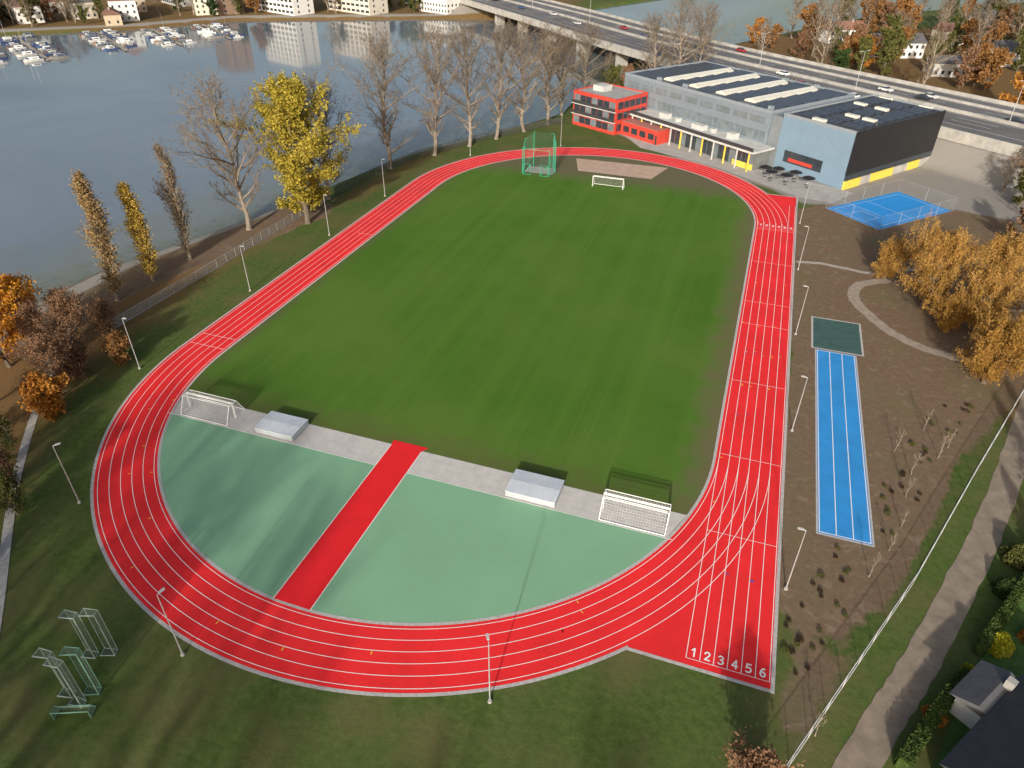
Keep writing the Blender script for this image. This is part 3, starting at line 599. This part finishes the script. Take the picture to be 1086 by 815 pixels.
for s in(14,24,34,44):
    b=B();b.prism([(s-1.7,4),(s+1.7,4),(s+1.7,30),(s-1.7,30)],12.9,13.3);i=len(b.v);b.v+=[(s-1.7,4,13.31),(s+1.7,4,13.31),(s+1.7,30,13.31),(s-1.7,30,13.31),(s,4,13.9),(s,30,13.9)];b.f+=[[0+i,1+i,4+i],[2+i,3+i,5+i],[1+i,2+i,5+i,4+i],[3+i,0+i,4+i,5+i]]
    part('skylight',rf,b,sky_l)
for s0,s1 in((1.5,11.8),(16.2,21.8),(26.2,31.8),(36.2,41.8),(46.2,53.4)):
    for t in(2.2,8.4,14.6,20.8,27.0):
        b=B();b.v=[(s0,t,13.0),(s1,t,13.0),(s1,t+5.6,13.3),(s0,t+5.6,13.3)];b.f=[[0,1,2,3]];b.box(s0,s1,t+5.5,t+5.6,12.9,13.28);part('solar_panel',rf,b,solar)
for s,t in((12.2,1.2),(22.5,1.2),(32.5,31.6),(43,31.8),(52,1.3)):
    part('roof_vent',rf,B().box(s,s+1.2,t,t+1.0,12.9,13.9),MATS['parapet'])
gl2=mat('glass_lit',(.14,.17,.19),.2,.3,.5,spec=.7)
for i in range(9): bx('window',H,gl2,2+i*5.8,6.6+i*5.8,-.06,.02,9.8,11.4)
for i in range(8): bx('window',H,gl2,1.2+i*1.6,2.5+i*1.6,-.05,.02,5.5,8.4)
bx('entrance_wing',H,mat('wing_wall',(.14,.15,.14),.6,.3,.6),13,56.5,-6,-.08,0,4.6)
bx('canopy',H,mat('canopy',(.46,.47,.46),.7,.15,.5),12,57.5,-8.2,-.1,4.6,5.1)
bx('terrace_rail',H,dark,12.2,57.3,-8.1,-8.02,5.1,6.0)
for i in range(22):
    x=13.6+i*1.95
    bx('window',H,glass if i%3 else gl2,x,x+1.75,-6.07,-6.0,.3,4.2)
for i in range(12): bx('column',H,yel if i%2 else MATS['canopy'],13.2+i*3.9,13.5+i*3.9,-8.0,-7.7,0,4.6)
for i in range(20): bx('upper_window',H,gl2,15+i*1.95,16.7+i*1.95,-.05,.02,5.6,8.0)
bx('yellow_wall',H,yel,50,56.4,-6.2,-6.09,0,1.4)
for (s,t,w_,d_,h_) in[(20,-4,3,2,1.3),(33,-4.5,4,2,1.2),(45,-4,2.5,2,1.5),(26,-3.5,1.2,1.2,1.0),(39,-3.5,1.2,1.2,1.0)]: bx('roof_unit',H,MATS['canopy'],s,s+w_,t,t+d_,5.1,5.1+h_)
H2=thing('gymnasium','blue and black gymnasium with solar panel roof','building',(38.2,121.4,0),d1ang)
H2.scale=(1.0,1.05,1.0)
bx('wall',H2,clad_b,0,20,0,35,0,12.7)
bx('black_facade',H2,black,20.002,20.25,-.1,35.1,3.4,13.3)
for t0,t1 in((0,6),(10,19),(25,30)): bx('yellow_base',H2,yel,20.002,20.5,t0,t1,0,2.0)
bx('glass_base',H2,glass,20.002,20.3,0,35,2.02,3.4);bx('lower_base',H2,conc,20.002,20.42,.02,34.9,0,1.9)
bx('window_band',H2,glass,2.5,13.5,-.1,-.002,2.2,5.0);bx('red_panel',H2,redb,4,11,-.16,-.102,2.6,3.4)
rf=bx('roof',H2,roofd,.3,19.9,.3,34.8,12.7,13.0)
b=B();b.box(0,20,0,.3,12.7,13.4);b.box(0,20,34.8,35.1,12.7,13.4);b.box(0,.3,.3,34.8,12.7,13.4);part('parapet',H2,b,MATS['parapet'])
for i in range(3):
    for j in range(8):
        s=2.0+i*5.9;t=3+j*3.9
        if i==1 and j in(2,5):continue
        b=B();b.v=[(s,t,13.1),(s+4.8,t,13.1),(s+4.8,t+2.6,13.4),(s,t+2.6,13.4)];b.f=[[0,1,2,3]];b.box(s,s+4.8,t+2.5,t+2.6,13.0,13.38);part('solar_panel',rf,b,solar)
for s,t in((9,10.8),(9,22.5),(3,33.2),(14,33.2),(7,1.2),(13.6,10.9),(3,22.6)):
    b=B();b.box(s,s+3.2,t,t+1.3,13,13.6);part('skylight',rf,b,sky_l)
RB=thing('red_building','two storey red clubhouse with ribbon windows','building',(-21,143.2,0),rad(-28))
bx('wall',RB,redb,0,16.5,0,14,0,9.3);bx('roof',RB,mat('roof_light',(.32,.32,.31),.8,.2,.5),.3,16.2,.3,13.7,9.3,9.5)
b=B();b.box(0,16.5,-.05,.3,9.3,9.8);b.box(0,16.5,13.7,14,9.3,9.8);b.box(0,.3,.3,13.7,9.3,9.8);b.box(16.2,16.5,.3,13.7,9.3,9.8);part('parapet',RB,b,redb)
for z in(.9,4.0,6.9):
    for i in range(7): bx('window',RB,glass if (i+int(z))%3 else gl2,.5+i*2.25,2.6+i*2.25,-.06,-.002,z,z+1.9)
    for i in range(5): bx('window',RB,glass,16.502,16.56,.8+i*2.6,3.1+i*2.6,z,z+1.9)
for z in(3.3,6.2): bx('balcony_band',RB,MATS['canopy'],-.1,16.6,-.7,-.062,z,z+.22);bx('balcony_rail',RB,dark,-.1,16.6,-.7,-.66,z+.22,z+1.1)
bx('roof_unit',RB,MATS['canopy'],3,7,5,9,9.5,11)
RA=thing('red_annex','low red annex block with flat terrace roof','building',(-5,137.5,0),rad(-33))
bx('wall',RA,redb,0,14,0,5,0,3.6);bx('roof',RA,mat('terrace',(.34,.14,.12),.8),.3,13.7,.3,4.7,3.6,3.75)
for i in range(4): bx('window',RA,glass,1+i*3.2,3.2+i*3.2,-.05,-.002,1,2.6)
bx('door',RA,dark,13.3,13.9,-.05,-.002,0.05,2.4)
pm0=thing('parasol','open dark parasol with table on the plaza','parasol',(38,110,0),0,'dark parasols on the plaza')
b=B();n=8
b.v=[(0,0,2.9)]+[(1.6*math.cos(6.283*k/n),1.6*math.sin(6.283*k/n),2.3) for k in range(n)];b.f=[[0,1+k,1+(k+1)%n] for k in range(n)];part('canopy',pm0,b,black)
part('pole',pm0,B().tube((0,0,0),(0,0,2.9),.04),galv);b=B().tube((0,0,.7),(0,0,.76),.5,.5,10,True).tube((0,0,0),(0,0,.08),.4,.4,8,True);part('table',pm0,b,dark)
for x,y in((41.5,108.5),(39.5,113),(43.5,111.5),(36.5,113),(46.5,108)):dup(pm0,(x,y,0))

# ---------------------------------------------------------------- highway
HC=catm(HCP,10)
asph=mat('asphalt',(.13,.13,.132),.9,.28,.06,detail=10);HZ=7.0
b=B();ribbon(b,HC,-20.6,20.6,HZ);struct('road',b.me('road',asph))
BR=thing('highway_bridge','wide concrete motorway bridge on piers','bridge')
b=B();ribbon(b,HC,-21.4,21.4,HZ-.01,HZ-1.9);part('deck',BR,b,conc)
pc=mat('parapet_conc',(.34,.33,.31),.9,.3,.25,detail=9)
for o_ in(-21.4,21.0): 
    b=B();ribbon(b,HC,o_,o_+.4,HZ+1.0,HZ);part('parapet',BR,b,pc)
b=B();ribbon(b,HC,-.3,.3,HZ+.9,HZ);part('median_barrier',BR,b,pc)
b=B();ribbon(b,HC,-12.3,-11.9,HZ+.7,HZ);part('side_barrier',BR,b,pc)
for i in range(6,len(HC)-2,3):
    p=HC[i]
    if sdf(WATER,np.array([p.x]),np.array([p.y]))[0]<-8: continue
    d=(HC[i+1]-HC[i-1]).normalized();a=math.atan2(d.y,d.x)
    for o_ in(-15,0,15):
        obj('pier',B().box(-.9,.9,-2.5,2.5,-4,HZ-1.91).me('pier',conc),BR,(p.x-d.y*o_,p.y+d.x*o_,0),a)
b=B()
for o_ in(-20,-13,-11.2,-1.2,1.2,12.8,19.8): ribbon(b,HC,o_-.08,o_+.08,HZ+.01)
fine=[]
for a_,c_ in zip(HC[:-1],HC[1:]):
    n=max(1,int((c_-a_).length/6));fine+=[a_.lerp(c_,k/n) for k in range(n)]
for o_ in(-4.6,-8,4.8,8.6):
    A=offs(fine,o_-.08);C=offs(fine,o_+.08)
    for k in range(0,len(fine)-1,2): b.poly([(A[k].x,A[k].y),(A[k+1].x,A[k+1].y),(C[k+1].x,C[k+1].y),(C[k].x,C[k].y)],HZ+.01)
struct('road_marking',b.me('road_marking',white))
ML=thing('street_lamp','tall grey motorway lamp post on the bridge','lamp post',(0,0,HZ),0,'lamp posts along the motorway')
part('mast',ML,B().tube((0,0,0),(0,0,10),.11,.06,8,True),galv)
part('arm',ML,B().tube((-1.6,0,10.3),(0,0,10),.05,.05,6).tube((0,0,10),(1.6,0,10.3),.05,.05,6),galv)
part('lamp_head',ML,B().box(-2.3,-1.5,-.15,.15,10.25,10.4).box(1.5,2.3,-.15,.15,10.25,10.4),MATS['lamp_head'])
fk=list(range(30,len(fine)-40,6))
for j,k in enumerate(fk):
    p=fine[k];d=(fine[k+1]-fine[k-1]).normalized();a=math.atan2(d.y,d.x)+math.pi/2
    if j==0: ML.location=(p.x,p.y,HZ+.9);ML.rotation_euler=(0,0,a)
    else: dup(ML,(p.x,p.y,HZ+.9),a)
def car_master(col):
    m=mat('car_'+str(col),col,.3,.03,1,spec=.6);o=thing('car','','car')
    def ext(pr,w0,w1):
        b=B();n=len(pr);b.v=[(x,-(w0 if z<1.2 else w1),z) for x,z in pr]+[(x,(w0 if z<1.2 else w1),z) for x,z in pr]
        b.f=[list(range(n)),[n+k for k in reversed(range(n))]]+[[k,n+k,n+(k+1)%n,(k+1)%n] for k in range(n)];return b
    part('body',o,ext([(-2.1,.35),(2.1,.35),(2.15,.7),(1.9,.88),(.9,.98),(-1.9,1.0),(-2.15,.8)],.88,.88),m);part('window',o,ext([(1.0,.97),(.35,1.38),(-1.2,1.4),(-1.8,1.0)],.80,.66),glass)
    part('roof',o,B().prism([(.32,-.62),(.32,.62),(-1.18,.62),(-1.18,-.62)],1.39,1.45),m)
    for x in(-1.35,1.35):
        for y in(-.82,.82): part('wheel',o,B().tube((x,y-.1,.33),(x,y+.1,.33),.33,.33,12,True),dark)
    return o
cols=[((.6,.6,.6),'silver'),((.75,.75,.75),'white'),((.03,.03,.035),'black'),((.05,.09,.2),'dark blue'),((.35,.03,.03),'red')]
masters=[];g=random.Random(9);used=set();n_=0
while n_<40:
    k=g.randrange(25,len(fine)-30);o_=g.choice([-9.8,-6.2,-3,3,6.6,10.5,-16.5])
    key=(k//2,o_)
    if key in used:continue
    used.add(key)
    p=offs(fine,o_)[k];d=(fine[k+1]-fine[k-1]).normalized();a=math.atan2(d.y,d.x)+(math.pi if o_<0 else 0)
    ci=n_%5
    if n_<5:
        o=car_master(cols[ci][0]);o['label']=cols[ci][1]+' car driving on the motorway';o['group']='cars on the motorway';o.location=(p.x,p.y,HZ+.01);o.rotation_euler=(0,0,a);masters.append(o)
    else: dup(masters[ci],(p.x,p.y,HZ+.01),a)
    n_+=1
TR=thing('truck','white box truck driving on the motorway bridge','truck')
bx('cargo_box',TR,wpaint,-5,3,-1.25,1.25,1.0,3.8);part('cab',TR,B().box(3.2,5.2,-1.2,1.2,.6,3.0),wpaint);bx('windscreen',TR,glass,5.202,5.24,-1.1,1.1,1.7,2.7);bx('chassis',TR,dark,-5,5,-1,1,.5,.95)
for x in(-4,-2.8,4.2):
    for y in(-1.05,1.05):part('wheel',TR,B().tube((x,y-.15,.5),(x,y+.15,.5),.5,.5,12,True),dark)
p=offs(HC,6)[57];d=(HC[58]-HC[56]).normalized();TR.location=(p.x,p.y,HZ+.01);TR.rotation_euler=(0,0,math.atan2(d.y,d.x))
# ---------------------------------------------------------------- houses
def house(x,y,rz,W,Dp,h,rh,wc,rc,label,flat=False,name='house'):
    o=thing(name,label,'house',(x,y,0),rz);wm_=mat('wall_%s'%(wc,),wc,.85,.1,.8);rm=mat('roof_%s'%(rc,),rc,.8,.2,1.2)
    bx('wall',o,wm_,-W/2,W/2,-Dp/2,Dp/2,0,h)
    if flat: bx('roof',o,rm,-W/2-.3,W/2+.3,-Dp/2-.3,Dp/2+.3,h,h+.4)
    else:
        e=.5;b=B();b.v=[(-W/2-e,-Dp/2-e,h-.1),(W/2+e,-Dp/2-e,h-.1),(W/2+e,Dp/2+e,h-.1),(-W/2-e,Dp/2+e,h-.1),(-W/2-e,0,h+rh),(W/2+e,0,h+rh)]
        b.f=[[0,1,5,4],[2,3,4,5],[0,4,3],[1,2,5],[3,2,1,0]];r_=part('roof',o,b,rm)
        part('chimney',r_,B().box(W*.2,W*.2+.7,-.9,-.2,h+rh*.5,h+rh+.7),conc)
    st=max(1,int(h/2.8))
    for s in range(st):
        n=min(int(W/2.4),9) if flat else int(W/2.4)
        for i in range(n):
            X_=-W/2+W*(i+.5)/n;hw=W/n*.36 if flat else .55;bx('window',o,glass,X_-hw,X_+hw,-Dp/2-.04,-Dp/2-.002,s*2.8+1,s*2.8+2.3)
        n=int(Dp/3) if not flat else 2
        for i in range(n):
            Y_=-Dp/2+Dp*(i+.5)/n;bx('window',o,glass,W/2+.002,W/2+.04,Y_-.5,Y_+.5,s*2.8+1,s*2.8+2.3)
    return o
cr=(.55,.51,.44);wh=(.62,.62,.60);tn=(.45,.37,.27);rb=(.16,.09,.07);rg=(.10,.10,.105);rr_=(.25,.12,.09);gy=(.38,.37,.36);bn=(.22,.15,.11)
for x,y,rz,W,Dp,h,rh,wc,rc in[(-385,250,-.6,16,10,6,3,cr,rb),(-360,268,-.6,14,10,6,3,wh,rr_),(-345,238,-.6,22,12,8,3,wh,rb),(-332,262,-.7,24,12,8,3,cr,rg),(-303,262,-.8,20,13,10,4,wh,rb),(-322,290,-.7,14,10,7,3,tn,rr_),(-280,298,-.8,20,12,9,3,cr,rb),(-405,225,-.5,15,10,6,3,wh,rg),(-365,225,-.6,28,13,9,3,gy,rg),(-158,352,-.4,24,12,8,3,wh,rb),(-130,372,-.4,18,10,6,3,tn,rg),(-390,205,-.7,26,14,9,3,wh,rr_),(-345,215,-.75,14,9,6,2.5,bn,rg),(-296,246,-.75,12,8,5,2.5,tn,rb),
    (125,300,.6,18,12,6,3,wh,rg),(150,285,.3,16,10,6,3,cr,rr_),(140,330,.9,16,10,6,3,tn,rb),(175,320,.5,22,12,8,3,wh,rg),(110,345,.5,16,10,6,3,cr,rb),(200,350,.5,16,10,6,3,wh,rb),(168,255,.3,20,12,7,3,wh,rg),(200,290,.3,20,12,7,3,cr,rg),(135,385,.5,24,12,8,3,wh,rg),(185,400,.5,20,12,7,3,cr,rr_),(80,300,.4,22,12,6,3,wh,rg),(100,265,.2,20,10,5,2,gy,rg),(60,330,.5,18,10,6,3,wh,rr_),(135,240,.2,28,13,6,2,wh,rg),(165,215,.1,20,12,6,2,gy,rr_)]:
    house(x,y,rz,W,Dp,h,rh,wc,rc,{rb:'brown',rg:'grey',rr_:'reddish'}[rc]+' roofed house with '+{cr:'cream',wh:'white',tn:'tan',gy:'grey',bn:'brown'}[wc]+' walls near the river')
for x,y,rz,W,h,wc in[(-240,318,-.35,34,24,wh),(-203,336,-.35,36,21,cr),(-272,305,-.6,24,27,bn),(-320,325,-.5,30,20,gy),(-175,380,-.3,36,18,wh)]:
    house(x,y,rz,W,14,h,0,wc,rg,'tall '+{wh:'white',cr:'cream',bn:'brown',gy:'grey'}[wc]+' apartment block on the far river bank',True,'apartment_building')
house(61.3,-26.0,.95,4.4,3.2,2.6,.8,wh,rg,'small white garden shed with grey roof',False,'shed')
house(63.6,-31.5,.95,12,8,3.2,2.6,cr,(.05,.053,.058),'garden house with dark slate roof')
o=thing('pavilion','pale canopy roof pavilion under golden trees','pavilion',(74,50.5,0),.3)
bx('roof',o,MATS['canopy'],-6,6,-2,2,2.7,2.95)
for x in(-5.5,5.5):
    for y in(-1.7,1.7): part('post',o,B().tube((x,y,0),(x,y,2.7),.08),galv)
FT=[tree_me(400,'far',11,bark,l_org),tree_me(401,'far',12,bark,l_brn),tree_me(402,'far',12,bark,l_olv),tree_me(403,'far',10,bark,l_grn),tree_me(404,'farbare',15,bark_l,twig),tree_me(405,'farbare',14,bark_l,twig_t),tree_me(406,'far',11,bark,l_rus)]
g=random.Random(12)
labs=['orange autumn tree among the riverside houses','brown autumn tree among the riverside houses','olive green tree among the riverside houses','dark green tree among the riverside houses','leafless tree among the riverside houses','leafless tan tree among the riverside houses','rust coloured tree among the riverside houses']
def fartree(x,y,k,s):
    o=thing('far_tree',labs[k],'tree',(x,y,0),g.uniform(0,6),'trees around the riverside houses');obj('trunk',FT[k][0],o);obj('crown',FT[k][1],o);o.scale=(s*1.1,s*1.1,s*g.uniform(.9,1.2))
bank=[(-420,160),(-350,195),(-332,212),(-290,245),(-258,292),(-170,335),(-110,362)]
for i in range(80):
    t=g.random()*5.99;k=int(t);a=bank[k];c=bank[k+1];f=t-k;x=a[0]+(c[0]-a[0])*f;y=a[1]+(c[1]-a[1])*f;o_=g.uniform(2,45)
    fartree(x-o_*.5,y+o_*.85,g.choice([6,1,1,2,4,4,5,3]),g.uniform(.7,1.15))
HA=np.array([[p.x,p.y] for p in HC])
n_=0
while n_<190:
    x=g.uniform(20,225);y=g.uniform(150,430)
    if np.sqrt(((HA-[x,y])**2).sum(1)).min()<33 or sdf(WATER,np.array([x]),np.array([y]))[0]>-5: continue
    if y<237-(x)*.8+30: continue
    fartree(x,y,g.choice([0,6,6,1,1,2,2,4,4,4,5,5,3]),g.uniform(.85,1.45));n_+=1
for x,y,k in[(-12,178,1),(-18,185,2),(8,196,6),(22,190,2),(32,184,1),(48,172,2),(60,160,3),(-22,195,4),(-10,205,5),(16,200,5),(40,178,4),(96,128,1),(100,118,6),(92,112,2),(112,112,4),(105,100,1),(98,80,5),(118,90,4),(95,65,1),(88,75,5),(104,108,5),(92,98,4),(86,84,1),(90,120,4)]: fartree(x,y,k,g.uniform(.6,.85))
# ---------------------------------------------------------------- marina
pont=mat('pontoon',(.30,.27,.23),.9)
def boat_master(col,mast,lab,cab):
    o=thing('boat',lab,'boat',(0,0,-1.4),0,'boats moored in the marina')
    hull=B();st=[(-3.6,1.15),(-1.5,1.3),(1,1.2),(2.8,.7),(4,.03)];n=len(st)
    for x,w_ in st: hull.v+=[(x,-w_,.9),(x,-w_*.6,-.2),(x,w_*.6,-.2),(x,w_,.9)]
    for k in range(n-1):
        a=4*k;b_=a+4;hull.f+=[[a,a+1,b_+1,b_],[a+1,a+2,b_+2,b_+1],[a+2,a+3,b_+3,b_+2],[a+3,a,b_,b_+3]]
    hull.f.append([0,3,2,1]);part('hull',o,hull,mat('hull_%s'%(col,),col,.3,.05,1,spec=.6))
    part('cabin',o,B().prism([(-2,-.85),(.9,-.75),(1.5,0),(.9,.75),(-2,.85)],.91,1.75),cab)
    part('window',o,B().prism([(-1.6,-.88),(.5,-.82),(.5,.82),(-1.6,.88)],1.15,1.5),glass)
    part('cover',o,B().prism([(-3.5,-1.0),(-2.05,-1.1),(-2.05,1.1),(-3.5,1.0)],.92,1.3),mat('boat_cover',(.07,.10,.17),.8))
    if mast: part('mast',o,B().tube((.3,0,1.7),(.3,0,9.5),.06,.04,5),galv)
    return o
bm=[boat_master(wh,False,'white motor boat moored at a pontoon',wpaint),boat_master((.05,.08,.2),False,'dark blue hulled motor boat at a pontoon',MATS['canopy']),boat_master((.5,.5,.48),True,'white sailing boat with mast at a pontoon',wpaint),boat_master((.25,.24,.22),False,'grey covered motor boat at a pontoon',mat('boat_tarp',(.12,.15,.2),.8)),boat_master((.22,.12,.07),False,'brown wooden motor boat at a pontoon',MATS['canopy'])]
first=[0]*5
for (x0,y0),(x1,y1) in[((-334,172),(-274,131)),((-328,190),(-264,147)),((-318,205),(-252,165)),((-290,228),(-239,194)),((-272,246),(-226,214)),((-258,268),(-216,236))]:
    d=Vector((x1-x0,y1-y0,0));ln=d.length;d/=ln;a=math.atan2(d.y,d.x);nrm=Vector((-d.y,d.x,0))
    o=thing('pontoon','wooden mooring pontoon in the marina','pontoon',(x0,y0,-1.4),a,'pontoons in the marina');bx('deck',o,pont,0,ln,-.8,.8,.35,.5)
    for k in range(0,int(ln),9): part('pile',o,B().tube((k+.5,1,-2.5),(k+.5,1,1.6),.15,.15,6,True),dark)
    s=4
    while s<ln-1:
        for sd in(-1,1):
            if g.random()<.22:continue
            k=g.choice([0,0,1,2,3,3,4]);p=Vector((x0,y0,-1.4))+d*s+nrm*sd*4.8
            aa=a+sd*math.pi/2+(math.pi if g.random()<.5 else 0)+g.uniform(-.1,.1)
            if first[k]==0: first[k]=1;bm[k].location=p;bm[k].rotation_euler=(0,0,aa)
            else: dup(bm[k],p,aa,g.uniform(.6,1.05))
        s+=g.uniform(3.2,4.6)
